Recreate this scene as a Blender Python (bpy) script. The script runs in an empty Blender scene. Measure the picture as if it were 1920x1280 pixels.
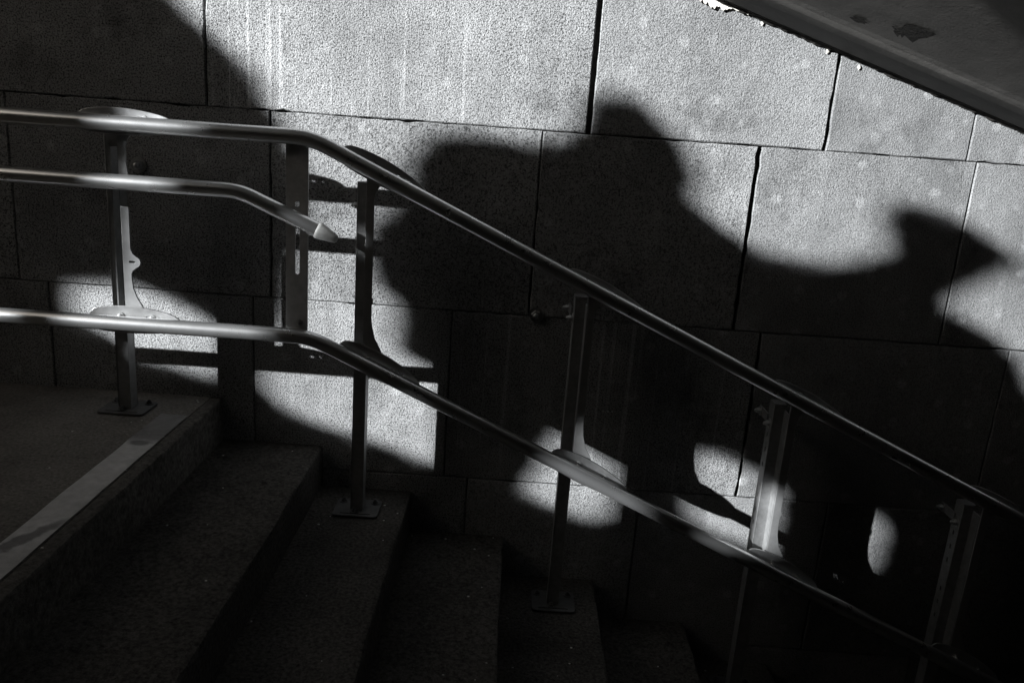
import bpy, bmesh, math, random
import numpy as np
from mathutils import Matrix, Vector
random.seed(7)
rng = np.random.default_rng(11)
S = bpy.context.scene
COL = S.collection

# ------------------------------------------------------------------ camera
R = [[0.997465, 0.01034, 0.070406], [0.070693, -0.25726, -0.963753], [0.008147, 0.966287, -0.257338]]
cam_d = bpy.data.cameras.new('camera')
cam_d.sensor_width = 36.0
cam_d.lens = 1531.05 / 1920 * 36
cam_d.clip_start = 0.05
cam_d.clip_end = 500
cam = bpy.data.objects.new('camera', cam_d)
COL.objects.link(cam)
m = Matrix.Identity(4)
for i in range(3):
    m[i][0] = R[0][i]
    m[i][1] = -R[1][i]
    m[i][2] = -R[2][i]
m[0][3], m[1][3], m[2][3] = 0.0, -2.7, 0.996
cam.matrix_world = m
S.camera = cam

# ------------------------------------------------------------------ sky, sun, exposure
SUN = Vector((1.825, 1.0, -0.678)).normalized()        # the way the light travels
elev = math.asin(-SUN.z)
world = bpy.data.worlds.new('World')
S.world = world
world.use_nodes = True
wn = world.node_tree
wn.nodes.clear()
sky = wn.nodes.new('ShaderNodeTexSky')
sky.sky_type = 'NISHITA'
sky.sun_disc = False
sky.sun_elevation = elev
sky.sun_rotation = math.atan2(-SUN.x, -SUN.y)
bw = wn.nodes.new('ShaderNodeRGBToBW')                  # a black and white photograph
tint = wn.nodes.new('ShaderNodeMix')
tint.data_type = 'RGBA'
tint.blend_type = 'MULTIPLY'
tint.inputs[0].default_value = 1.0
tint.inputs[7].default_value = (1.0, 0.91, 0.80, 1)
bg = wn.nodes.new('ShaderNodeBackground')
bg.inputs['Strength'].default_value = 0.055
wo = wn.nodes.new('ShaderNodeOutputWorld')
wn.links.new(sky.outputs[0], bw.inputs[0])
wn.links.new(bw.outputs[0], tint.inputs[6])
wn.links.new(tint.outputs[2], bg.inputs['Color'])
wn.links.new(bg.outputs[0], wo.inputs['Surface'])

sun_d = bpy.data.lights.new('sun', 'SUN')
sun_d.energy = 5.0
sun_d.angle = math.radians(0.65)
sun_d.color = (0.95, 0.98, 1.0)
sun = bpy.data.objects.new('sun', sun_d)
sun.rotation_euler = SUN.to_track_quat('-Z', 'Y').to_euler()
sun.location = (-8, -6, 6)
COL.objects.link(sun)

S.view_settings.view_transform = 'Standard'
S.view_settings.look = 'None'
S.view_settings.gamma = 1.0
S.view_settings.use_curve_mapping = False
S.view_settings.exposure = 1.82
S.cycles.max_bounces = 8
S.cycles.diffuse_bounces = 4


# ------------------------------------------------------------------ materials
class NT:
    def __init__(self, name):
        self.m = bpy.data.materials.new(name)
        self.m.use_nodes = True
        self.t = self.m.node_tree
        self.t.nodes.clear()
        self.out = self.t.nodes.new('ShaderNodeOutputMaterial')
        self.b = self.t.nodes.new('ShaderNodeBsdfPrincipled')
        self.t.links.new(self.b.outputs[0], self.out.inputs['Surface'])

    def n(self, kind, **kw):
        nd = self.t.nodes.new('ShaderNode' + kind)
        for k, v in kw.items():
            setattr(nd, k, v)
        return nd

    def l(self, a, b):
        self.t.links.new(a, b)

    def coord(self, scale=(1, 1, 1), rnd=False):
        tc = self.n('TexCoord')
        mp = self.n('Mapping')
        mp.inputs['Scale'].default_value = scale
        self.l(tc.outputs['Object'], mp.inputs['Vector'])
        if rnd:
            oi = self.n('ObjectInfo')
            k = self.math('MULTIPLY', oi.outputs['Random'], 37.0)
            cx = self.n('CombineXYZ')
            self.l(k, cx.inputs[0])
            self.l(k, cx.inputs[2])
            self.l(cx.outputs[0], mp.inputs['Location'])
        return mp.outputs[0]

    def math(self, op, a, b=None, c=None, clamp=False):
        nd = self.n('Math', operation=op, use_clamp=clamp)
        for i, v in enumerate((a, b, c)):
            if v is None:
                continue
            if isinstance(v, (int, float)):
                nd.inputs[i].default_value = v
            else:
                self.l(v, nd.inputs[i])
        return nd.outputs[0]

    def noise(self, vec, scale, detail=4, rough=0.6):
        nd = self.n('TexNoise')
        nd.inputs['Scale'].default_value = scale
        nd.inputs['Detail'].default_value = detail
        nd.inputs['Roughness'].default_value = rough
        self.l(vec, nd.inputs['Vector'])
        return nd.outputs[0]

    def voro(self, vec, scale, feature='F1', out='Distance', rnd=1.0):
        nd = self.n('TexVoronoi', feature=feature)
        nd.inputs['Scale'].default_value = scale
        nd.inputs['Randomness'].default_value = rnd
        self.l(vec, nd.inputs['Vector'])
        return nd.outputs[out]

    def rng(self, v, a, b, c, d, smooth=False):
        nd = self.n('MapRange')
        nd.interpolation_type = 'SMOOTHSTEP' if smooth else 'LINEAR'
        self.l(v, nd.inputs[0])
        for i, x in enumerate((a, b, c, d)):
            nd.inputs[i + 1].default_value = x
        return nd.outputs[0]

    def grey(self, v, tint=(1, 1, 1)):
        cx = self.n('CombineColor')
        for i in range(3):
            self.l(v if tint[i] == 1 else self.math('MULTIPLY', v, tint[i]), cx.inputs[i])
        self.l(cx.outputs[0], self.b.inputs['Base Color'])

    def bump(self, h, dist, strength=1.0, prev=None):
        nd = self.n('Bump')
        nd.inputs['Distance'].default_value = dist
        nd.inputs['Strength'].default_value = strength
        self.l(h, nd.inputs['Height'])
        if prev is not None:
            self.l(prev, nd.inputs['Normal'])
        return nd.outputs[0]

    def set(self, rough=None, metal=None, spec=None):
        if rough is not None:
            self.b.inputs['Roughness'].default_value = rough
        if metal is not None:
            self.b.inputs['Metallic'].default_value = metal
        if spec is not None:
            self.b.inputs['Specular IOR Level'].default_value = spec


def granite():
    t = NT('bush_hammered_granite')
    v = t.coord(rnd=True)
    oi = t.n('ObjectInfo')
    base = t.rng(oi.outputs['Random'], 0, 1, 0.245, 0.285)
    at = t.n('Attribute', attribute_type='OBJECT', attribute_name='streaks')
    ap = t.n('Attribute', attribute_type='OBJECT', attribute_name='speckle')
    # mineral speckle: small dark and pale grains
    g1 = t.noise(v, 190, 3, 0.75)
    dark = t.rng(g1, 0.38, 0.53, 0.14, 1.0, True)
    pale = t.rng(t.noise(v, 210, 2, 0.5), 0.58, 0.70, 0.0, 0.07, True)
    # broad weathering
    big = t.rng(t.noise(v, 2.3, 5, 0.6), 0.3, 0.7, 0.72, 1.18)
    mid = t.rng(t.noise(v, 11, 4, 0.6), 0.3, 0.7, 0.92, 1.07)
    dark = t.math('SUBTRACT', 1.0, t.math('MULTIPLY', t.math('SUBTRACT', 1.0, dark), ap.outputs['Fac']))
    val = t.math('MULTIPLY', base, dark)
    val = t.math('ADD', val, pale)
    tn = t.n('Attribute', attribute_type='OBJECT', attribute_name='tone')
    val = t.math('MULTIPLY', val, tn.outputs['Fac'])
    val = t.math('MULTIPLY', val, big)
    val = t.math('MULTIPLY', val, mid)
    # pale dried drops, a few centimetres across, a scatter only
    v0 = v
    sp = t.n('SeparateXYZ')
    t.l(v, sp.inputs[0])
    cb = t.n('CombineXYZ')
    t.l(sp.outputs[0], cb.inputs[0])
    t.l(sp.outputs[2], cb.inputs[1])
    v = cb.outputs[0]
    nd = t.n('TexVoronoi', feature='F1', voronoi_dimensions='2D')
    nd.inputs['Scale'].default_value = 8.0
    wob = t.n('VectorMath', operation='ADD')
    nz = t.n('TexNoise')
    nz.inputs['Scale'].default_value = 26
    t.l(v, nz.inputs['Vector'])
    sc = t.n('VectorMath', operation='SCALE')
    sc.inputs['Scale'].default_value = 0.02
    t.l(nz.outputs['Color'], sc.inputs[0])
    t.l(v, wob.inputs[0])
    t.l(sc.outputs[0], wob.inputs[1])
    t.l(wob.outputs[0], nd.inputs['Vector'])
    spot = t.rng(nd.outputs['Distance'], 0.09, 0.17, 1.0, 0.0, True)
    v = v0
    sep = t.n('SeparateColor')
    t.l(nd.outputs['Color'], sep.inputs[0])
    pick = t.rng(sep.outputs[0], 0.35, 0.85, 0.0, 1.0)
    spot = t.math('MULTIPLY', spot, pick)
    spot = t.math('MULTIPLY', spot, t.rng(t.noise(v, 70, 3), 0.35, 0.6, 0.3, 1.0))
    val = t.math('ADD', val, t.math('MULTIPLY', spot, 0.095))
    nd2 = t.n('TexVoronoi', feature='F1', voronoi_dimensions='2D')
    nd2.inputs['Scale'].default_value = 17.0
    wob2 = t.n('VectorMath', operation='ADD')
    t.l(cb.outputs[0], wob2.inputs[0])
    t.l(sc.outputs[0], wob2.inputs[1])
    t.l(wob2.outputs[0], nd2.inputs['Vector'])
    sep2 = t.n('SeparateColor')
    t.l(nd2.outputs['Color'], sep2.inputs[0])
    sp2 = t.rng(nd2.outputs['Distance'], 0.10, 0.22, 1.0, 0.0, True)
    sp2 = t.math('MULTIPLY', sp2, t.rng(sep2.outputs[1], 0.5, 0.9, 0.0, 1.0))
    val = t.math('ADD', val, t.math('MULTIPLY', sp2, 0.045))
    # vertical runs of lime
    vs = t.coord((40, 1, 0.35), rnd=True)
    st = t.rng(t.noise(vs, 1.0, 3, 0.75), 0.55, 0.66, 0.0, 1.0, True)
    zone = t.math('MULTIPLY', t.rng(t.noise(v, 1.5, 2), 0.36, 0.55, 0.25, 1.0, True), at.outputs['Fac'])
    st = t.math('MULTIPLY', t.math('MULTIPLY', st, zone), t.rng(t.noise(v, 60, 3), 0.3, 0.6, 0.3, 1.0))
    val = t.math('ADD', val, t.math('MULTIPLY', st, 0.22))
    # dark grime patches
    gr = t.rng(t.noise(v, 3.4, 6, 0.72), 0.52, 0.72, 1.0, 0.52, True)
    val = t.math('MULTIPLY', val, gr)
    t.grey(val)
    t.set(rough=0.9, spec=0.1)
    # relief: hammer pits, grain and faint horizontal tooling
    pits = t.noise(v, 195, 3, 0.65)
    pits = t.rng(pits, 0.25, 0.62, 0.0, 1.0)
    n1 = t.bump(pits, 0.0042, 0.6)
    n2 = t.bump(t.noise(v, 300, 2, 0.5), 0.0016, 0.6, n1)
    cv = t.coord((9, 1, 150), rnd=True)
    comb = t.math('MULTIPLY', t.noise(cv, 1.0, 2), t.rng(t.noise(v, 3.1, 2), 0.5, 0.62, 0, 1, True))
    n3 = t.bump(comb, 0.004, 0.5, n2)
    n4 = t.bump(t.noise(v, 5, 3), 0.02, 0.35, n3)
    t.l(n4, t.b.inputs['Normal'])
    return t.m


def rough_stone(name, base, var=0.3, sc=90, dist=0.004, rough=0.85, spec=0.3):
    t = NT(name)
    v = t.coord()
    a = t.rng(t.noise(v, sc, 4, 0.7), 0.3, 0.7, base * (1 - var), base * (1 + var))
    a = t.math('MULTIPLY', a, t.rng(t.noise(v, 3.5, 5, 0.65), 0.3, 0.7, 0.72, 1.25))
    a = t.math('MULTIPLY', a, t.rng(t.noise(v, 17, 4, 0.65), 0.55, 0.75, 1.0, 0.7))
    peb = t.rng(t.voro(v, 70), 0.0, 0.12, 1.0, 0.0, True)
    a = t.math('ADD', a, t.math('MULTIPLY', peb, base * 0.9))
    t.grey(a, (1, 0.95, 0.88))
    t.set(rough=rough, spec=spec * 0.3)
    n1 = t.bump(t.noise(v, sc, 5, 0.7), dist, 0.7)
    n2 = t.bump(t.noise(v, 7, 3), 0.012, 0.3, n1)
    t.l(n2, t.b.inputs['Normal'])
    return t.m


def steel(name, base, rough, metal, mott=0.15, spot=0.78, k=1.6):
    t = NT(name)
    v = t.coord()
    a = t.rng(t.noise(v, 35, 5, 0.7), 0.3, 0.7, base * (1 - mott), base * (1 + mott))
    a = t.math('MULTIPLY', a, t.rng(t.noise(v, 9, 4, 0.7), 0.55, 0.8, 1.0, spot))
    t.grey(a)
    t.set(metal=metal, spec=0.5)
    r = t.rng(t.noise(v, 22, 5, 0.7), 0.3, 0.7, rough - 0.03 * k, rough + 0.04 * k)
    t.l(r, t.b.inputs['Roughness'])
    n1 = t.bump(t.noise(v, 240, 3), 0.0003, 0.12 * k)
    n2 = t.bump(t.noise(v, 14, 2), 0.003, 0.03, n1)
    t.l(n2, t.b.inputs['Normal'])
    return t.m


def paint_stripe():
    t = NT('worn_white_paint')
    v = t.coord()
    sep = t.n('SeparateXYZ')
    t.l(v, sep.inputs[0])
    wear = t.rng(t.noise(v, 30, 5, 0.7), 0.35, 0.65, 0.75, 1.0)
    end = t.rng(sep.outputs[1], -0.46, -0.40, 1.0, 0.42, True)
    a = t.math('MULTIPLY', t.math('MULTIPLY', wear, end), 0.54)
    a = t.math('MULTIPLY', a, t.rng(t.noise(v, 5, 4), 0.3, 0.7, 0.85, 1.1))
    wob = t.math('MULTIPLY', t.math('SUBTRACT', t.noise(v, 28, 4), 0.5), 0.05)
    for cx, cy, rx, ry, kx in ((-1.068, -1.03, 0.020, 0.11, 0.45), (-1.062, -0.445, 0.034, 0.020, 0.0)):   # tyre smears
        dy = t.math('SUBTRACT', sep.outputs[1], cy)
        dx = t.math('SUBTRACT', t.math('SUBTRACT', sep.outputs[0], cx), t.math('MULTIPLY', dy, kx))
        dx = t.math('ADD', dx, wob)
        q = t.math('ADD', t.math('POWER', t.math('ABSOLUTE', t.math('DIVIDE', dx, rx)), 2.0), t.math('POWER', t.math('ABSOLUTE', t.math('DIVIDE', dy, ry)), 2.0))
        a = t.math('MULTIPLY', a, t.rng(q, 0.3, 1.4, 0.42, 1.0, True))
    t.grey(a)
    t.set(rough=0.8, spec=0.3)
    t.l(t.bump(t.noise(v, 110, 4, 0.7), 0.003, 0.6), t.b.inputs['Normal'])
    return t.m


def plain(name, col, rough=0.8, metal=0.0, nsc=40, var=0.15, spec=0.4):
    t = NT(name)
    v = t.coord()
    k = t.rng(t.noise(v, nsc, 4), 0.3, 0.7, 1 - var, 1 + var)
    mx = t.n('VectorMath', operation='SCALE')
    mx.inputs[0].default_value = col
    t.l(k, mx.inputs['Scale'])
    t.l(mx.outputs[0], t.b.inputs['Base Color'])
    t.set(rough=rough, metal=metal, spec=spec)
    return t.m


def soffit_mat():
    t = NT('stained_painted_concrete')
    v = t.coord()
    a = t.rng(t.noise(v, 2.2, 6, 0.62), 0.3, 0.7, 0.15, 0.24)
    a = t.math('MULTIPLY', a, t.rng(t.noise(v, 55, 4), 0.3, 0.7, 0.94, 1.05))
    vs = t.coord((0.8, 7, 1))
    a = t.math('MULTIPLY', a, t.rng(t.noise(vs, 1.0, 5, 0.65), 0.5, 0.75, 1.0, 0.72, True))
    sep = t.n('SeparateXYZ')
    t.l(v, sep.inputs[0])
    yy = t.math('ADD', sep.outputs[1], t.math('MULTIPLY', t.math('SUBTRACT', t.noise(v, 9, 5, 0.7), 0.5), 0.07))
    a = t.math('MULTIPLY', a, t.rng(yy, -0.245, -0.15, 1.0, 0.27, True))      # darker along the wall
    t.grey(a, (1, 0.95, 0.88))
    t.set(rough=0.75, spec=0.3)
    n1 = t.bump(t.noise(v, 6, 3, 0.5), 0.01, 0.2)
    n2 = t.bump(t.noise(v, 130, 3), 0.001, 0.5, n1)
    t.l(n2, t.b.inputs['Normal'])
    return t.m


M_GRANITE = granite()
M_MORTAR = rough_stone('dark_joint_mortar', 0.06, 0.4)
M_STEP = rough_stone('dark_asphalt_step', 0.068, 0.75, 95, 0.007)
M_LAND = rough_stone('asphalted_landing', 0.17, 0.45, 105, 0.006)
M_EDGE = rough_stone('rough_edging_stone', 0.10, 0.6, 60, 0.010)
M_RISER = rough_stone('grimy_riser_stone', 0.022, 0.5, 60, 0.004)  # dark base stands in for the shade on the upright faces
M_DARK = rough_stone('dark_concrete', 0.02, 0.3, 40, 0.003)
M_SOFFIT = soffit_mat()
M_BARE = rough_stone('bare_concrete_patch', 0.055, 0.3, 60, 0.004)
M_BATTEN = rough_stone('dirty_render', 0.03, 0.3, 45, 0.003)
M_LIME = rough_stone('white_lime_mortar', 0.7, 0.15, 90, 0.004)
M_TUBE = steel('brushed_steel_tube', 0.70, 0.28, 0.92, 0.03, 0.97, 0.35)
M_PLATE = steel('galvanised_plate', 0.26, 0.48, 0.6, 0.12)
M_MOUNT = steel('bright_zinc_plate', 0.55, 0.36, 0.95, 0.10)
M_BAR = steel('dull_zinc_bar', 0.46, 0.55, 0.3, 0.18)
M_FOOT = steel('dirty_galvanised_foot', 0.07, 0.62, 0.2, 0.3)
M_POST = steel('galvanised_post', 0.25, 0.52, 0.6, 0.22)
M_BOLT = steel('zinc_bolt', 0.45, 0.40, 0.9, 0.15)
M_CAP = plain('pale_plastic', (0.8, 0.8, 0.78), 0.45)
M_PAINT = paint_stripe()
M_CASTER_LEAF = plain('shrub_leaf', (0.055, 0.06, 0.05), 0.6, 0, 9, 0.4)
M_CASTER_BARK = plain('shrub_bark', (0.09, 0.085, 0.08), 0.9, 0, 30, 0.3)
M_DRY = plain('dry_leaf_brown', (0.03, 0.027, 0.024), 0.8)
M_GRIT = plain('pale_grit', (0.55, 0.55, 0.52), 0.8)


# ------------------------------------------------------------------ helpers
def tag(o, label=None, cat=None, group=None, kind=None):
    if label:
        o['label'] = label
    if cat:
        o['category'] = cat
    if group:
        o['group'] = group
    if kind:
        o['kind'] = kind
    return o


def wloc(o):
    p = Vector((0, 0, 0))
    while o is not None:
        p += o.location
        o = o.parent
    return p


def link(name, me, mat, parent=None, smooth=False):
    if mat:
        me.materials.clear()
        me.materials.append(mat)
    if smooth:
        for p in me.polygons:
            p.use_smooth = True
    o = bpy.data.objects.new(name, me)
    COL.objects.link(o)
    if parent is not None:
        o.parent = parent
        o.location = -wloc(parent)          # meshes are modelled in world coordinates
    return o


def bm_link(name, bm, mat, parent=None, smooth=False):
    bmesh.ops.recalc_face_normals(bm, faces=bm.faces)
    me = bpy.data.meshes.new(name)
    bm.to_mesh(me)
    bm.free()
    return link(name, me, mat, parent, smooth)


def empty(name, loc, label, cat, group=None):
    o = bpy.data.objects.new(name, None)
    o.location = loc
    o.empty_display_size = 0.1
    COL.objects.link(o)
    return tag(o, label, cat, group)


def box(bm, x0, x1, y0, y1, z0, z1, bev=0.0):
    vs = [bm.verts.new((x, y, z)) for x in (x0, x1) for y in (y0, y1) for z in (z0, z1)]
    fs = [bm.faces.new([vs[i] for i in f]) for f in
          ((0, 1, 3, 2), (4, 6, 7, 5), (0, 4, 5, 1), (2, 3, 7, 6), (0, 2, 6, 4), (1, 5, 7, 3))]
    if bev > 0:
        es = list({e for f in fs for e in f.edges})
        bmesh.ops.bevel(bm, geom=es, offset=bev, segments=2, affect='EDGES', profile=0.5)


def sweep(path, r, seg=20, caps=True):
    """A round bar along a list of points."""
    pts = [Vector(p) for p in path]
    bm = bmesh.new()
    rings = []
    for i, p in enumerate(pts):
        d = (pts[min(i + 1, len(pts) - 1)] - pts[max(i - 1, 0)]).normalized()
        u = d.cross(Vector((0, 1, 0)))
        if u.length < 1e-4:
            u = Vector((1, 0, 0))
        u.normalize()
        v = d.cross(u).normalized()
        rr = r[i] if isinstance(r, (list, tuple)) else r
        rings.append([bm.verts.new(p + rr * (math.cos(2 * math.pi * k / seg) * u + math.sin(2 * math.pi * k / seg) * v)) for k in range(seg)])
    for a, b in zip(rings, rings[1:]):
        for k in range(seg):
            bm.faces.new((a[k], a[(k + 1) % seg], b[(k + 1) % seg], b[k]))
    if caps:
        for rg in (rings[0], rings[-1]):
            bm.faces.new([bm.verts.new(v.co) for v in rg])
    return bm


def fillet(pts, rad, n=12):
    """Round the inner corners of a polyline."""
    pts = [Vector(p) for p in pts]
    out = [pts[0]]
    for a, b, c in zip(pts, pts[1:], pts[2:]):
        d1, d2 = (a - b).normalized(), (c - b).normalized()
        ang = d1.angle(d2)
        t = rad / math.tan(ang / 2)
        p, q = b + d1 * t, b + d2 * t
        for i in range(n + 1):
            k = i / n
            out.append((1 - k) ** 2 * p + 2 * k * (1 - k) * b + k * k * q)
    out.append(pts[-1])
    return out


def dense(pts, step=0.25):
    out = []
    for a, b in zip(pts, pts[1:]):
        n = max(1, int((b - a).length / step))
        for i in range(n):
            out.append(a + (b - a) * i / n)
    out.append(pts[-1])
    return out


def obround(cx, cy, lx, ly, n=6, ang=0.0):
    """Slot outline: full length lx, full width ly."""
    if ly > lx:
        return obround(cx, cy, ly, lx, n, ang + math.pi / 2)
    r = ly / 2
    h = lx / 2 - r
    p = []
    for i in range(n + 1):
        a = -math.pi / 2 + math.pi * i / n
        p.append((h + r * math.cos(a), r * math.sin(a)))
    for i in range(n + 1):
        a = math.pi / 2 + math.pi * i / n
        p.append((-h + r * math.cos(a), r * math.sin(a)))
    ca, sa = math.cos(ang), math.sin(ang)
    return [(cx + x * ca - y * sa, cy + x * sa + y * ca) for x, y in p]


def smooth_poly(pts, it=2):
    for _ in range(it):
        q = []
        for a, b in zip(pts, pts[1:] + pts[:1]):
            q.append((a[0] * .75 + b[0] * .25, a[1] * .75 + b[1] * .25))
            q.append((a[0] * .25 + b[0] * .75, a[1] * .25 + b[1] * .75))
        pts = q
    return pts


def plate_mesh(outline, holes, thick, bevel=0.0008):
    """A flat plate with real holes in local XY, thickness along Z (centred)."""
    cu = bpy.data.curves.new('plate_outline', 'CURVE')
    cu.dimensions = '2D'
    cu.fill_mode = 'BOTH'
    cu.extrude = max(thick / 2 - bevel, 1e-4)
    cu.bevel_depth = bevel
    cu.bevel_resolution = 1
    for pl in [outline] + list(holes):
        sp = cu.splines.new('POLY')
        sp.points.add(len(pl) - 1)
        for i, (x, y) in enumerate(pl):
            sp.points[i].co = (x, y, 0, 1)
        sp.use_cyclic_u = True
    ob = bpy.data.objects.new('plate_outline', cu)
    COL.objects.link(ob)
    dg = bpy.context.evaluated_depsgraph_get()
    me = bpy.data.meshes.new_from_object(ob.evaluated_get(dg))
    bpy.data.objects.remove(ob)
    bpy.data.curves.remove(cu)
    return me


def plate_xz(name, outline, holes, thick, y, mat, parent, origin=(0, 0), ang=0.0):
    """Plate standing parallel to the wall: (u, v) -> (x, z), turned by ang about origin."""
    me = plate_mesh(outline, holes, thick)
    ca, sa = math.cos(ang), math.sin(ang)
    M = Matrix(((ca, -sa, 0, origin[0]), (0, 0, -1, y), (sa, ca, 0, origin[1]), (0, 0, 0, 1)))
    me.transform(M)
    return link(name, me, mat, parent)


def hexbolt(c, axis, r=0.011, h=0.010, washer=True, dome=True):
    """Hexagon head on a washer, axis pointing outwards."""
    a = Vector(axis).normalized()
    u = a.orthogonal().normalized()
    v = a.cross(u)
    c = Vector(c)
    bm = bmesh.new()

    def ring(rad, d, n, ph=0):
        return [bm.verts.new(c + a * d + rad * (math.cos(ph + 2 * math.pi * k / n) * u + math.sin(ph + 2 * math.pi * k / n) * v)) for k in range(n)]

    def stack(rs, n):
        rr = [ring(x, d, n) for x, d in rs]
        for p, q in zip(rr, rr[1:]):
            for k in range(n):
                bm.faces.new((p[k], p[(k + 1) % n], q[(k + 1) % n], q[k]))
        bm.faces.new(rr[-1])
        bm.faces.new(rr[0])
    if washer:
        stack([(r * 1.55, 0), (r * 1.55, 0.0025)], 14)
    stack([(r, 0.002), (r, h * 0.8), (r * 0.86, h)], 6)
    if dome:
        stack([(r * 0.62, h), (r * 0.6, h * 1.35), (r * 0.42, h * 1.6), (r * 0.15, h * 1.7)], 10)
    return bm


# ------------------------------------------------------------------ ground outside
bm = bmesh.new()
vs = [bm.verts.new(p) for p in ((-60, -60, -0.006), (-10, -60, -0.006), (-10, 60, -0.006), (-60, 60, -0.006))]
bm.faces.new(vs)
tag(bm_link('ground', bm, M_LAND), kind='structure')

# ------------------------------------------------------------------ landing and stairs
RISE = 0.1528
YB = -4.6
NOSE = [-0.972, -0.62, -0.299, 0.041, 0.386, 0.739, 1.08, 1.425, 1.77, 2.115, 2.46]


def jitter_slab(x0, x1, y0, y1, z0, z1, jit=0.003, step=0.05, chip=0.012, seed=0, edge_r=0.006):
    """A stone with a worn, slightly chipped front (x1) arris."""
    rn = random.Random(seed)
    bm = bmesh.new()
    n = max(2, int((y1 - y0) / step))
    rows = []
    wob = 0
    for i in range(n + 1):
        y = y0 + (y1 - y0) * i / n
        wob = wob * 0.6 + rn.uniform(-jit, jit)
        c = rn.random() < 0.09
        d = edge_r + (rn.uniform(0.3, 1) * chip if c else rn.uniform(0, 0.003))
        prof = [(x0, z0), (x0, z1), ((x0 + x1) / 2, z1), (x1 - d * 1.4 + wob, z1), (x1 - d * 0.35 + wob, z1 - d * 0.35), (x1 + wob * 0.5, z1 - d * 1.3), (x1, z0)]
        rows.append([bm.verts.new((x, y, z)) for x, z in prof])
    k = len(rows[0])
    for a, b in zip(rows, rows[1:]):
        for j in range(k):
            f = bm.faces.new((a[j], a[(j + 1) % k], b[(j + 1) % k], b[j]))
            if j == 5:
                f.material_index = 1          # upright face, its shade painted in with a darker material
    bm.faces.new(rows[0])
    bm.faces.new(rows[-1])
    return bm


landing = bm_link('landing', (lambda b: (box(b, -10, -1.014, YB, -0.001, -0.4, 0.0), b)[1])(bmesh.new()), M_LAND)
tag(landing, kind='structure')
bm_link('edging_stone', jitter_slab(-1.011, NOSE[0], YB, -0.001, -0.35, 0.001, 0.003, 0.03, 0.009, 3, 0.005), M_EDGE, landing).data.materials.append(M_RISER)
# worn painted warning band, a thin coat on the floor
bm = bmesh.new()
rn = random.Random(5)
L, Rr = [], []
n = 60
for i in range(n + 1):
    y = -0.20 + (YB + 0.30) * i / n
    L.append(bm.verts.new((-1.104 + rn.uniform(-.0018, .0018), y, 0.004)))
    Rr.append(bm.verts.new((-1.0165 + rn.uniform(-.001, .001), y, 0.004)))
for i in range(n):
    bm.faces.new((L[i], Rr[i], Rr[i + 1], L[i + 1]))
bm_link('painted_band', bm, M_PAINT, landing)


stairs = bpy.data.objects.new('staircase', None)
stairs.location = (NOSE[0], -2, 0)
COL.objects.link(stairs)
tag(stairs, kind='structure')
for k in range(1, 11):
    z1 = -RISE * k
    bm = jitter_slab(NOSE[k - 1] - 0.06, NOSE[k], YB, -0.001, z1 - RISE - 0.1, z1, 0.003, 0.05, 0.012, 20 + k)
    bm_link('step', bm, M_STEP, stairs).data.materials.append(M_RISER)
bm = bmesh.new()
box(bm, NOSE[10] - 0.05, 9.0, YB, -0.001, -RISE * 11 - 0.3, -RISE * 11)
tag(bm_link('passage_floor', bm, M_STEP), kind='structure')

# ------------------------------------------------------------------ the stone wall
wall = empty('stone_wall', (0, 0.15, -1.7), 'tall wall of large bush-hammered granite blocks behind the stair railing, sunlit in patches', 'wall')
courses = [  # z0, z1, joints
    (-2.05, -0.865, [-4.6, -3.3, -2.1, -1.1, -0.30, 0.55, 1.62, 2.7, 3.9, 5.2, 6.6, 8.0]),
    (-0.865 + 0.625, 0.37, [-4.6, -3.6, -2.6, -1.555, -0.862, -0.186, 0.867, 1.72, 2.85, 3.9, 5.1, 6.5, 8.0]),
    (0.37, 0.980, [-4.6, -3.7, -2.75, -1.649, -0.801, 0.073, 0.771, 1.473, 2.5, 3.6, 4.9, 6.4, 8.0]),
    (0.980, 1.60, [-4.6, -3.4, -2.3, -1.002, 0.219, 0.979, 1.438, 2.2, 3.3, 4.5, 6.2, 8.0]),
    (1.60, 2.22, [-4.6, -3.2, -2.0, -0.7, 0.5, 1.6, 2.7, 4.0, 5.6, 8.0]),
]
courses[0] = (-2.05, -0.86 + 0.02, courses[0][2])
courses = [(-2.05, -1.45, [-4.6, 0.4, 1.3, 2.3, 3.2, 4.4, 6.0, 8.0]),
           (-1.45, -0.845, [-4.6, -1.1, -0.30, 0.55, 1.62, 2.7, 3.9, 5.2, 6.6, 8.0]),
           (-0.845, -0.240, [-4.6, -3.3, -2.0, -1.02, -0.10, 0.52, 1.20, 2.05, 3.0, 4.1, 5.2, 6.6, 8.0]),
           (-0.240, 0.370, courses[1][2]), courses[2], courses[3], courses[4]]
WIDE = {(5, 0.219): 0.0078, (4, 0.771): 0.0052, (5, 0.979): 0.0036, (3, 0.867): 0.0032, (5, -1.002): 0.0026, (4, -0.801): 0.0026}
CHIP = {(4, 0.771): 0.006, (5, 0.979): 0.005, (3, 0.867): 0.006, (5, 0.219): 0.0018}


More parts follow.
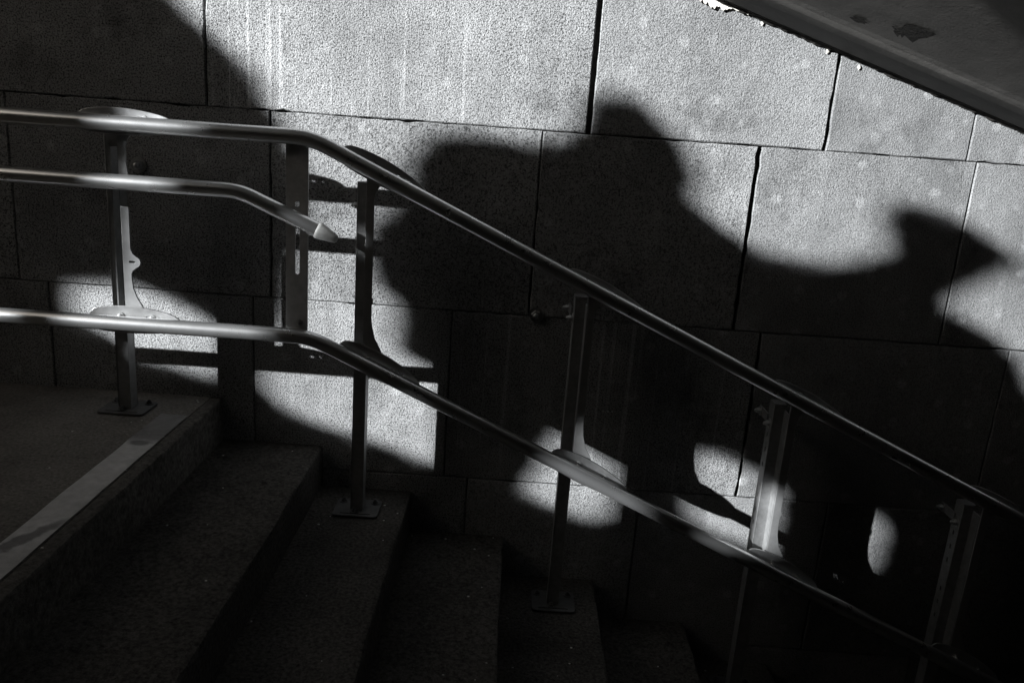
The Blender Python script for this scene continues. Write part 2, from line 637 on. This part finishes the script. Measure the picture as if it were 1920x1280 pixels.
def stone_block(x0, x1, z0, z1, ga, gb, ca, cb, seed):
    """One ashlar: front ring jittered, arrises slightly rounded, 12 cm deep."""
    rn = random.Random(seed)
    yf = rn.uniform(-0.0025, 0.0025)
    tx, tz = rn.uniform(-0.002, 0.002), rn.uniform(-0.002, 0.002)
    xa, xb, za, zb = x0 + ga, x1 - gb, z0 + 0.0013, z1 - 0.0013
    step = 0.03
    ring = []

    def side(p, q, chip, nrm):
        n = max(2, int(math.hypot(q[0] - p[0], q[1] - p[1]) / step))
        w = 0
        for i in range(n):
            w = 0.55 * w + rn.uniform(-0.0009, 0.0009)
            c = w + (rn.uniform(0, chip) if chip and rn.random() < 0.55 else 0) + (rn.uniform(0.001, 0.005) if rn.random() < 0.06 else 0)
            ring.append((p[0] + (q[0] - p[0]) * i / n + nrm[0] * c, p[1] + (q[1] - p[1]) * i / n + nrm[1] * c))
    side((xa, za), (xb, za), 0, (0, 1))
    side((xb, za), (xb, zb), cb, (-1, 0))
    side((xb, zb), (xa, zb), 0, (0, -1))
    side((xa, zb), (xa, za), ca, (1, 0))
    bm = bmesh.new()
    cx, cz = (xa + xb) / 2, (za + zb) / 2

    def yy(x, z):
        return yf + tx * (x - cx) + tz * (z - cz)
    n = len(ring)
    back = [bm.verts.new((x, 0.12, z)) for x, z in ring]
    fr = [bm.verts.new((x, yy(x, z) + 0.0035, z)) for x, z in ring]
    ins = []
    for x, z in ring:
        e = 0.0035
        xi = min(max(x, xa + e + 0.002), xb - e - 0.002) if True else x
        zi = min(max(z, za + e), zb - e)
        sx = x + (e if x < cx else -e) if abs(x - cx) > abs(xb - xa) / 2 - 0.02 else x
        sz = z + (e if z < cz else -e) if abs(z - cz) > abs(zb - za) / 2 - 0.02 else z
        ins.append(bm.verts.new((sx, yy(x, z) + rn.uniform(-.0006, .0006), sz)))
    for i in range(n):
        j = (i + 1) % n
        bm.faces.new((back[i], back[j], fr[j], fr[i]))
        bm.faces.new((fr[i], fr[j], ins[j], ins[i]))
    f = bm.faces.new(ins)
    bmesh.ops.triangulate(bm, faces=[f])
    return bm


sd = 100
for ci, (z0, z1, js) in enumerate(courses):
    for a, b in zip(js, js[1:]):
        sd += 1
        ga, gb = WIDE.get((ci, a), 0.0016), WIDE.get((ci, b), 0.0016)
        ca, cb = CHIP.get((ci, a), 0), CHIP.get((ci, b), 0)
        blk = bm_link('stone_block', stone_block(a, b, z0, z1, ga, gb, ca, cb, sd), M_GRANITE, wall)
        blk['streaks'] = {(5, -1.002): 1.0, (1, -0.30): 1.0, (3, -0.186): 0.6, (4, -0.801): 0.5}.get((ci, a), 0.12)
        blk['tone'] = min(1.18, max(0.78, 1.06 - 0.16 * (a + 0.6) + random.uniform(-0.05, 0.05)))  # random stone tone plus left-to-right light falloff painted in
        blk['speckle'] = max(0.55, min(1.0, 0.9 - 0.25 * (a + 0.6) + random.uniform(-0.12, 0.12)))
bm = bmesh.new()
box(bm, -4.59, 7.99, 0.022, 0.30, -2.04, 2.21)
bm_link('mortar_bed', bm, M_MORTAR, wall)
for c in ((-1.229, -0.002, 0.78), (0.097, -0.002, 0.376)):
    bm_link('wall_bolt', hexbolt(c, (0, -1, 0), 0.017, 0.016), M_BOLT, wall)
for dx in (-0.017, 0.0, 0.014):
    bm_link('wall_screw', hexbolt((0.375 + dx, -0.002, 0.051), (0, -1, 0), 0.0035, 0.004, False), M_BOLT, wall)
# snags of lime left where the soffit meets the wall
def slab_z(x):
    return 1.405 - 0.314 * (x - 0.575)


def lump(c, r, seed, sq=(1, 0.4, 0.8)):
    rn = random.Random(seed)
    bm = bmesh.new()
    bmesh.ops.create_icosphere(bm, subdivisions=2, radius=r)
    for v in bm.verts:
        k = rn.uniform(0.7, 1.25)
        v.co = Vector((v.co.x * sq[0] * k, v.co.y * sq[1] * k, v.co.z * sq[2] * k)) + Vector(c)
    return bm


rn = random.Random(9)
topl, botl = [], []
for i in range(34):
    x = 0.49 + 0.185 * i / 33
    w = (0.022 * math.sin(math.pi * min(1, i / 24)) + 0.004) * rn.uniform(0.5, 1.25) if i < 28 else rn.uniform(0.001, 0.004)
    topl.append((x, slab_z(x) + 0.004))
    botl.append((x, slab_z(x) - 0.003 - w))
plate_xz('lime_smear', topl + botl[::-1], [], 0.005, -0.0045, M_LIME, wall)
for i, (px, dz, r) in enumerate(((0.722, -0.012, 0.005), (0.936, -0.012, 0.006), (1.042, -0.018, 0.006))):
    bm_link('lime_snag', lump((px, -0.003, slab_z(px) + dz), r, i, (0.8, 0.35, 1.2)), M_LIME, wall)

# ------------------------------------------------------------------ the sloping ceiling
ceiling = bpy.data.objects.new('ceiling', None)
ceiling.location = (1.5, -2, 1.4)
COL.objects.link(ceiling)
tag(ceiling, kind='structure')


def strip_x(x0, x1, prof, nx=60, jit=None, seed=0):
    """Sweep a (y, dz) profile along the slope of the ceiling."""
    rn = random.Random(seed)
    bm = bmesh.new()
    rows = []
    for i in range(nx + 1):
        x = x0 + (x1 - x0) * i / nx
        row = []
        for j, (y, dz) in enumerate(prof):
            d = rn.uniform(-1, 1) * jit[j] if jit else 0
            row.append(bm.verts.new((x, y, slab_z(x) + dz + d)))
        rows.append(row)
    k = len(prof)
    for a, b in zip(rows, rows[1:]):
        for j in range(k):
            bm.faces.new((a[j], a[(j + 1) % k], b[(j + 1) % k], b[j]))
    bm.faces.new(rows[0])
    bm.faces.new(rows[-1])
    return bm


# a dark rendered band along the wall, then the soffit rising towards the open side
CX0 = -2.5
BAND = [(-0.0005, 0.06), (-0.0005, 0.0), (-0.006, -0.006), (-0.014, -0.001), (-0.024, 0.002), (-0.024, 0.06)]
bm_link('edge_mortar', strip_x(CX0, 7.5, BAND, 640, [0, 0.002, 0.004, 0.003, 0, 0], 4), M_BATTEN, ceiling, False)
SOFF = [(-0.001, 0.30), (-0.0245, 0.062), (-0.0245, 0.003), (-0.10, 0.006), (-0.15, 0.010), (-0.19, 0.0165), (-0.22, 0.0245), (-0.25, 0.030), (-4.6, 0.030 + 4.35 * 0.135), (-4.6, 0.95)]
bm_link('soffit', strip_x(CX0, 7.5, SOFF, 40), M_SOFFIT, ceiling, False)


def soffit_pt(x, y, off=0.004):
    return Vector((x, y, slab_z(x) + 0.030 + (-y - 0.25) * 0.135 - off))


# where the paint has flaked away
bm = bmesh.new()
pk = [(0.973, -0.353), (0.992, -0.336), (0.992, -0.327), (1.018, -0.301), (1.014, -0.324), (1.028, -0.307), (1.024, -0.330), (1.060, -0.306), (1.057, -0.346), (1.067, -0.371), (1.070, -0.415), (1.054, -0.417), (1.028, -0.409), (1.006, -0.404), (0.992, -0.392), (0.998, -0.365), (0.995, -0.345), (0.980, -0.355)]
bm.faces.new([bm.verts.new(soffit_pt(x, y)) for x, y in pk])
bm_link('flaked_patch', bm, M_BARE, ceiling)
bm = bmesh.new()
rn = random.Random(31)
bm.faces.new([bm.verts.new(soffit_pt(0.905 + 0.030 * rn.uniform(.6, 1.2) * math.cos(k * .45), -0.30 + 0.018 * rn.uniform(.6, 1.2) * math.sin(k * .45))) for k in range(14)])
bm_link('flaked_patch', bm, M_BARE, ceiling)

# ------------------------------------------------------------------ far side of the stairwell, then walls added unseen to block light
bm = bmesh.new()
box(bm, -6.1, 8.0, -5.0, YB, -2.05, 4.2)
tag(bm_link('side_wall', bm, M_DARK), 'dark plain wall along the far side of the stairwell, opposite the granite blocks', 'wall')
bm = bmesh.new()
box(bm, -7.4, -7.0, -2.95, 0.3, 0.001, 4.1)  # unseen wall, added to keep sky light off the granite
tag(bm_link('end_wall', bm, M_DARK), 'dark plain wall across the far left end of the landing', 'wall')
sky_blk = empty('building', (-30, -15, 0), 'long dark flat-roofed building beyond the landing, outside the picture', 'building')  # unseen, added to block light from the low sky
bm = bmesh.new()
box(bm, -34, -25.2, -55, 20, 0, 8.3)
bm_link('wall', bm, M_DARK, sky_blk)  # sides of the added unseen sky block
bm = bmesh.new()
box(bm, -34.2, -25.0, -55.2, 20.2, 8.3, 8.6)
bm_link('roof', bm, M_DARK, sky_blk)
wbm = bmesh.new()
box(wbm, -25.25, -25.15, -0.6, 0.6, -0.8, 0.8)
wme = None
for zz in (1.8, 4.4, 7.0):
    for k in range(9):
        if wme is None:
            wo_ = bm_link('window', wbm, M_BARE, sky_blk)
            wme = wo_.data
        else:
            wo_ = link('window', wme, None, sky_blk)
        wo_.location = Vector((0, -50 + 8 * k, zz)) - wloc(sky_blk)
bm = bmesh.new()
box(bm, 8.0, 8.3, -5.0, 0.3, -2.05, 2.0)  # unseen wall, added to keep the lower passage dark
tag(bm_link('passage_wall', bm, M_DARK), 'dark wall closing the passage at the foot of the stairs', 'wall')

# ------------------------------------------------------------------ the railing
YT = -0.27          # tube axis
YP = -0.165         # post axis
RT = 0.0228
SL = -0.4515
rail = empty('stair_railing', (-1.225, YP, 0), 'steel wheelchair-lift railing of round tubes on square bolted posts, running down the stairs', 'railing')


def top_z(x):
    return 0.915 if x < -0.605 else 0.874 + SL * (x + 0.514)


def low_z(x):
    return 0.318 if x < -0.604 else 0.271 + SL * (x + 0.5)


XE = 3.2


def tube(name, pts, rad):
    return bm_link(name, sweep(dense(fillet(pts, rad)), RT, 24), M_TUBE, rail, True)


# upper rail in two lengths with an open butt joint
xj = -0.012
up = Vector((1, 0, SL)).normalized()
tube('rail_tube', [(-3.6, YT, 0.915), (-0.605, YT, 0.915), (xj - 0.0006, YT, top_z(xj - 0.0006))], 0.26)
p0 = Vector((xj + 0.0006, YT, top_z(xj + 0.0006)))
bm_link('rail_tube', sweep(dense([p0, Vector((XE, YT, top_z(XE)))], 0.4), RT, 24), M_TUBE, rail, True)
tube('rail_tube', [(-3.6, YT, 0.318), (-0.604, YT, 0.318), (XE, YT, low_z(XE))], 0.26)
# the short middle rail that ends in a plastic cone
mz = lambda x: 0.748 - 0.425 * (x + 0.815)
xend = -0.583
mid = tube('rail_tube', [(-3.6, YT, 0.748), (-0.815, YT, 0.748), (xend, YT, mz(xend))], 0.20)
d = Vector((1, 0, -0.425)).normalized()
e = Vector((xend, YT, mz(xend)))
cone = sweep([e + d * 0.0005, e + d * 0.003, e + d * 0.010, e + d * 0.035, e + d * 0.055, e + d * 0.062, e + d * 0.066], [0.0238, 0.0250, 0.0248, 0.0192, 0.0145, 0.0122, 0.0075], 28)
oc = bm_link('end_cap', cone, M_CAP, mid, True)
oc['label'] = 'pale plastic cone plugging the end of the middle tube'

LENS = [(-0.068, 0.0), (-0.066, 0.020), (-0.056, 0.034), (-0.030, 0.043), (0.02, 0.049), (0.07, 0.050), (0.12, 0.045), (0.17, 0.036), (0.200, 0.026), (0.216, 0.012), (0.219, 0.0),
        (0.216, -0.012), (0.200, -0.022), (0.15, -0.031), (0.07, -0.036), (0.0, -0.035), (-0.045, -0.031), (-0.062, -0.020)]
LENS = smooth_poly(LENS, 2)
LH = [obround(0.132, 0.019, 0.048, 0.008)]


def mount(x, z, ang, k=1.0):
    p = plate_xz('mounting_plate', [(u, v * k) for u, v in LENS], LH if x < 0 else [], 0.006, -0.2435, M_MOUNT, rail, (x, z), ang)
    for u, v in ((0.030, 0.018), (0.128, 0.016), (-0.046, 0.004), (0.196, 0.0)):
        bx, bz = x + u * math.cos(ang) - v * math.sin(ang), z + u * math.sin(ang) + v * math.cos(ang)
        bm_link('bolt', hexbolt((bx, -0.2466, bz), (0, -1, 0), 0.0075, 0.006), M_BOLT, p)
    return p


ANG = math.atan(SL)
POSTS = [(-1.225, 0.0), (-0.461, -RISE * 2), (0.229, -RISE * 4), (0.905, -RISE * 6), (1.588, -RISE * 8), (2.27, -RISE * 10)]
PW, PD = 0.0205, 0.0235      # half width, half depth
for i, (x, zb) in enumerate(POSTS):
    zt = 0.884 if i == 0 else zb + 1.098
    # hollow square post, its left wall punched with slots
    bm = bmesh.new()
    t = 0.003
    box(bm, x - PW + t, x + PW, YP - PD, YP - PD + t, zb + 0.008, zt - 0.004, 0.0008)
    box(bm, x - PW + t, x + PW, YP + PD - t, YP + PD, zb + 0.008, zt - 0.004, 0.0008)
    box(bm, x + PW - t, x + PW - 0.0005, YP - PD + t, YP + PD - t, zb + 0.008, zt - 0.004)
    box(bm, x - PW, x + PW, YP - PD, YP + PD, zt - 0.0035, zt, 0.001)      # cap
    holes = []
    if i > 0:
        zz = zt - 0.115
        k = 0
        while zz > zb + 0.66:
            holes.append(obround(YP, zz, 0.009, 0.020))
            zz -= 0.052 if k % 3 != 2 else 0.11
            k += 1
    H = zt - 0.004
    me = plate_mesh([(YP - PD, zb + 0.008), (YP + PD, zb + 0.008), (YP + PD, H), (YP - PD, H)], holes, t, 0.0006)
    me.transform(Matrix(((0, 0, 1, x - PW + t / 2), (1, 0, 0, 0), (0, 1, 0, 0), (0, 0, 0, 1))))
    bm.from_mesh(me)
    bpy.data.meshes.remove(me)
    post = bm_link('post', bm, M_POST, rail)
    # foot plate with its anchor bolts
    ol = smooth_poly([(-0.074, -0.066), (0.074, -0.066), (0.074, 0.058), (-0.074, 0.058)], 0)
    rr, c = 0.014, []
    for sx, sy, a0 in ((0.074, 0.058, 0), (-0.074, 0.058, 90), (-0.074, -0.066, 180), (0.074, -0.066, 270)):
        for q in range(5):
            a = math.radians(a0 + 22.5 * q)
            c.append((sx - math.copysign(rr, sx) + rr * math.cos(a), sy - math.copysign(rr, sy) + rr * math.sin(a)))
    me = plate_mesh(c, [obround(0.0, -0.050, 0.105, 0.007)], 0.008, 0.0012)
    me.transform(Matrix.Translation((x, YP, zb + 0.0045)))
    link('base_plate', me, M_FOOT, post)
    for bx, by in ((-0.054, 0.034), (0.054, 0.034), (-0.006, -0.036)):
        bm_link('anchor_bolt', hexbolt((x + bx, YP + by, zb + 0.0087), (0, 0, 1), 0.0095, 0.009), M_FOOT, post)
    # clamp on the left side near the top that ties the post back to the wall
    if i > 0:
        zc = zt - 0.074
        xl = x - PW
        bm_link('tie_bolt', hexbolt((xl, YP - 0.004, zc), (-1, 0, 0), 0.0105, 0.013), M_BOLT, post)
        if i > 1:
            bm = bmesh.new()
            box(bm, xl - 0.008, xl - 0.003, YP + 0.006, YP + 0.095, zc + 0.0, zc + 0.030, 0.001)
            bm_link('tie_plate', bm, M_POST, post)
            bm_link('tie_bolt', hexbolt((xl - 0.008, YP + 0.080, zc + 0.014), (-1, 0, 0), 0.0105, 0.013), M_BOLT, post)
    # flat strip in front of the post that carries the two tubes
    lo, hi = (x + 0.042, x + 0.065) if i == 0 else (x + 0.0165, x + 0.0395)
    zl, zh = low_z(x) + 0.020, top_z(x) - 0.020
    s = 0.0 if i == 0 else SL

    def Z(base, xx):
        return base + s * (xx - x)
    if i == 0:
        rgt = [(hi + 0.045, zl + 0.004), (hi + 0.034, zl + 0.020), (hi + 0.014, zl + 0.055), (hi + 0.003, zl + 0.085), (hi, zl + 0.115)]
        lug = [(hi, 0.468), (hi + 0.004, 0.478)]
        for q in range(9):
            a = math.radians(-75 + 150 * q / 8)
            lug.append((hi + 0.012 + 0.017 * math.cos(a), 0.505 + 0.017 * math.sin(a)))
        lug += [(hi + 0.006, 0.530), (hi, 0.545)]
        ol = [(lo, zl)] + rgt + lug + [(hi, 0.672), (lo, 0.672)]
        hl = [obround(hi + 0.004, 0.505, 0.020, 0.008)]
        plate_xz('strip', ol, hl, 0.006, -0.2330, M_PLATE, rail)
        ol = [(lo, 0.735), (hi + 0.05, 0.735), (hi + 0.030, 0.742), (hi + 0.012, 0.752), (hi + 0.003, 0.772), (hi, 0.80), (hi, 0.850), (hi + 0.008, 0.872), (hi + 0.016, 0.884), (hi + 0.016, zh), (lo, zh)]
        plate_xz('strip', ol, [], 0.006, -0.2330, M_PLATE, rail)
    else:
        ol = [(lo, Z(zl, lo)), (hi + 0.050, Z(zl, hi + 0.05)), (hi + 0.030, Z(zl, hi) + 0.028), (hi + 0.012, Z(zl, hi) + 0.062), (hi + 0.003, Z(zl, hi) + 0.100), (hi, Z(zl, hi) + 0.130),
              (hi, zl + 0.150), (hi + 0.004, zl + 0.156), (hi + 0.004, zl + 0.166), (hi, zl + 0.172),
              (hi, Z(zh, hi) - 0.062), (hi + 0.006, Z(zh, hi) - 0.040), (hi + 0.018, Z(zh, hi) - 0.022), (hi + 0.034, Z(zh, hi + 0.034)), (lo, Z(zh, lo))]
        plate_xz('strip', ol, [], 0.006, -0.2330, M_PLATE, rail)
    # web between strip and post
    bm = bmesh.new()
    box(bm, x + 0.0145, x + 0.0185, -0.2298, YP - PD, zl - 0.035, min(zh - 0.05, zt - 0.02))
    bm_link('bracket_web', bm, M_POST, rail)
    a = 0.0 if i == 0 else ANG
    mount(x, top_z(x), a, 0.72 if i > 1 else 0.88)
    mount(x, low_z(x), a)

# a flat bar hung between the upper and lower tube, with a long slot
bar = plate_xz('flat_bar', [(-0.682, 0.300), (-0.617, 0.296), (-0.617, 0.925), (-0.640, 0.934), (-0.682, 0.934)],
               [obround(-0.648, 0.577, 0.015, 0.145), [(-0.656, 0.710), (-0.642, 0.710), (-0.642, 0.726), (-0.656, 0.726)]], 0.006, -0.243, M_BAR, rail)
bm_link('bolt', hexbolt((-0.641, -0.246, 0.352), (0, -1, 0), 0.008, 0.007), M_BOLT, bar)

# ------------------------------------------------------------------ small litter
bm = bmesh.new()
for a, b, c in ((0, 0, .004), (0.012, 0.006, 0.010), (0.022, 0.0, 0.005), (0.011, -0.007, 0.002)):
    bm.verts.new((-0.735 + a, -0.345 + b, -RISE + c))
bm.verts.ensure_lookup_table()
bm.faces.new(bm.verts[:3])
bm.faces.new((bm.verts[0], bm.verts[2], bm.verts[3]))
tag(bm_link('dry_leaf', bm, M_DRY), 'small dark curled leaf lying on the first step below the landing', 'leaf')
bm = bmesh.new()
rn = random.Random(77)
spots = [(-0.342, -0.366, 2), (-0.50, -0.70, 2), (-0.80, -0.62, 1), (-0.70, -0.9, 1), (0.28, -0.42, 4), (0.27, -0.5, 4), (0.62, -0.45, 5), (-0.02, -0.35, 3)]
for k in range(90):
    st = rn.randint(0, 6)
    x = rn.uniform(NOSE[st] - 0.33, NOSE[st] - 0.02)
    spots.append((x, rn.uniform(-1.7, -0.02), st))
for x, y, st in spots:
    r = rn.uniform(0.0012, 0.0035)
    g = bmesh.ops.create_icosphere(bm, subdivisions=1, radius=r)
    for v in g['verts']:
        v.co = Vector((v.co.x * 1.4, v.co.y, v.co.z * 0.6)) + Vector((x, y, -RISE * st + r * 0.5))
tag(bm_link('grit', bm, M_GRIT), 'pale specks of grit scattered over the steps', 'grit', kind='stuff')

# ------------------------------------------------------------------ leaf masks added unseen at the left, shaped to cast the wall's shadows
LIT = {  # sunlit outlines on the wall, left open by the added leaves
'main': [(-1.137, 1.348), (-1.107, 1.289), (-1.066, 1.258), (-0.977, 1.189), (-0.895, 1.132), (-0.828, 1.056), (-0.803, 0.984), (-0.761, 0.93), (-0.716, 0.849), (-0.688, 0.766), (-0.691, 0.662), (-0.710, 0.571), (-0.722, 0.523), (-0.730, 0.367), (-0.777, 0.275), (-0.808, 0.197), (-0.836, 0.137), (-0.833, 0.06), (-0.8, -0.0), (-0.725, -0.046), (-0.593, -0.087), (-0.327, -0.162), (-0.235, -0.200), (-0.190, -0.205), (-0.19, 0.125), (-0.21, 0.139), (-0.256, 0.172), (-0.35, 0.212), (-0.38, 0.285), (-0.36, 0.358), (-0.393, 0.405), (-0.457, 0.456), (-0.477, 0.536), (-0.469, 0.643), (-0.411, 0.708), (-0.357, 0.764), (-0.35, 0.858), (-0.315, 0.921), (-0.213, 0.95), (-0.041, 0.944), (0.113, 0.948), (0.187, 0.985), (0.205, 1.075), (0.245, 1.103), (0.345, 1.098), (0.448, 1.023), (0.533, 0.955), (0.583, 0.874), (0.581, 0.788), (0.639, 0.74), (0.755, 0.669), (0.813, 0.638), (0.922, 0.622), (1.066, 0.613), (1.169, 0.637), (1.248, 0.665), (1.252, 0.73), (1.206, 0.785), (1.235, 0.828), (1.348, 0.822), (1.461, 0.785), (1.565, 0.737), (1.70, 0.655), (1.631, 0.630), (1.545, 0.588), (1.472, 0.538), (1.45, 0.50), (1.545, 0.456), (1.66, 0.405), (1.755, 0.335), (1.825, 0.24), (1.90, 0.13), (2.1, 0.07), (2.25, 0.4), (2.3, 2.6), (-1.5, 2.6), (-1.3, 1.7)],
'p3': [(0.19, -0.06), (0.165, -0.125), (0.13, -0.21), (0.10, -0.27), (0.13, -0.305), (0.23, -0.335), (0.342, -0.362), (0.43, -0.36), (0.445, -0.28), (0.445, -0.19), (0.43, -0.15), (0.30, -0.085), (0.24, -0.05)],
'p4': [(0.685, -0.087), (0.749, -0.081), (0.887, -0.116), (1.01, -0.171), (1.03, -0.30), (1.02, -0.487), (0.933, -0.437), (0.79, -0.392), (0.711, -0.351), (0.69, -0.25)],
'p4b': [(1.20, -0.235), (1.37, -0.252), (1.41, -0.285), (1.425, -0.364), (1.42, -0.448), (1.41, -0.48), (1.377, -0.504), (1.217, -0.49)],
'cap': [(-0.034, 0.475), (-0.05, 0.508), (-0.085, 0.518), (-0.12, 0.505), (-0.132, 0.475), (-0.118, 0.447), (-0.085, 0.434), (-0.05, 0.445)],  # opening added so that sun reaches the plastic cone
'p1': [(-1.468, 0.377), (-1.311, 0.388), (-1.221, 0.382), (-1.16, 0.344), (-1.071, 0.31), (-1.0, 0.278), (-0.975, 0.26), (-0.975, 0.08), (-0.995, 0.06), (-1.096, 0.08), (-1.187, 0.108), (-1.242, 0.115), (-1.328, 0.178), (-1.406, 0.22), (-1.473, 0.243), (-1.495, 0.297)],
}
SX, SZ = 1.825, 0.678


def sdist(P, poly):
    """Signed distance of points to a polygon, negative inside."""
    V = np.array(poly)
    W = np.roll(V, -1, 0)
    best = np.full(len(P), 9e9)
    inside = np.zeros(len(P), bool)
    for a, b in zip(V, W):
        e = b - a
        w = P - a
        t = np.clip((w @ e) / (e @ e), 0, 1)
        best = np.minimum(best, np.hypot(*(w - t[:, None] * e).T))
        c = ((a[1] > P[:, 1]) != (b[1] > P[:, 1]))
        with np.errstate(divide='ignore', invalid='ignore'):
            xi = (b[0] - a[0]) * (P[:, 1] - a[1]) / (b[1] - a[1]) + a[0]
        inside ^= c & (P[:, 0] < xi)
    return np.where(inside, -best, best)


def shade(P):
    return np.min([sdist(P, p) for p in LIT.values()], axis=0)


NL = 150000
Pw = np.column_stack([rng.uniform(-2.6, 2.75, NL), rng.uniform(-1.6, 2.3, NL)])
dep = rng.uniform(2.62, 2.98, NL)
C = np.column_stack([Pw[:, 0] - SX * dep, -dep, Pw[:, 1] + SZ * dep])
sd_ = shade(Pw)
ok = (sd_ > -0.008) & (C[:, 2] > 0.03) & (C[:, 2] < 4.5)
C, sd_ = C[ok], sd_[ok]
n = len(C)
# random leaf frames
a1 = rng.normal(size=(n, 3))
a1 /= np.linalg.norm(a1, axis=1)[:, None]
a2 = np.cross(a1, rng.normal(size=(n, 3)))
a2 /= np.linalg.norm(a2, axis=1)[:, None]
size = np.clip(sd_ * 0.9, 0.016, 0.046)[:, None] * rng.uniform(0.85, 1.15, (n, 1))
quad = np.stack([C + a1 * size, C + a2 * size * 0.6, C - a1 * size, C - a2 * size * 0.6], 1)
cuts = [-19, -4.75, -3.75, -2.75, 9]
lab = ['tall dense leafy shrub at the left end of the landing, outermost of the row',
       'leafy shrub with a gap among its low branches, second in the row on the landing',
       'broad leafy shrub whose rounded crown shades the middle of the wall',
       'low leafy shrub nearest the stairs, last in the row on the landing']
for k in range(4):
    sel = (C[:, 0] >= cuts[k]) & (C[:, 0] < cuts[k + 1])
    q = quad[sel].reshape(-1, 3)
    nn = len(q) // 4
    cx = float(np.mean(C[sel, 0]))
    sh = empty('shrub', (cx, -2.2, 0.0), lab[k], 'shrub', 'shrubs in a row on the landing')
    me = bpy.data.meshes.new('crown')
    me.from_pydata(q.tolist(), [], np.arange(nn * 4).reshape(-1, 4).tolist())
    o = link('crown', me, M_CASTER_LEAF, sh)
    zs = float(np.median(C[sel, 2]))
    bm_link('trunk', sweep([(cx, -2.2, 0.0), (cx + 0.02, -2.2, zs * 0.3), (cx - 0.02, -2.22, zs * 0.6)], [0.035, 0.026, 0.015], 8), M_CASTER_BARK, sh, True)
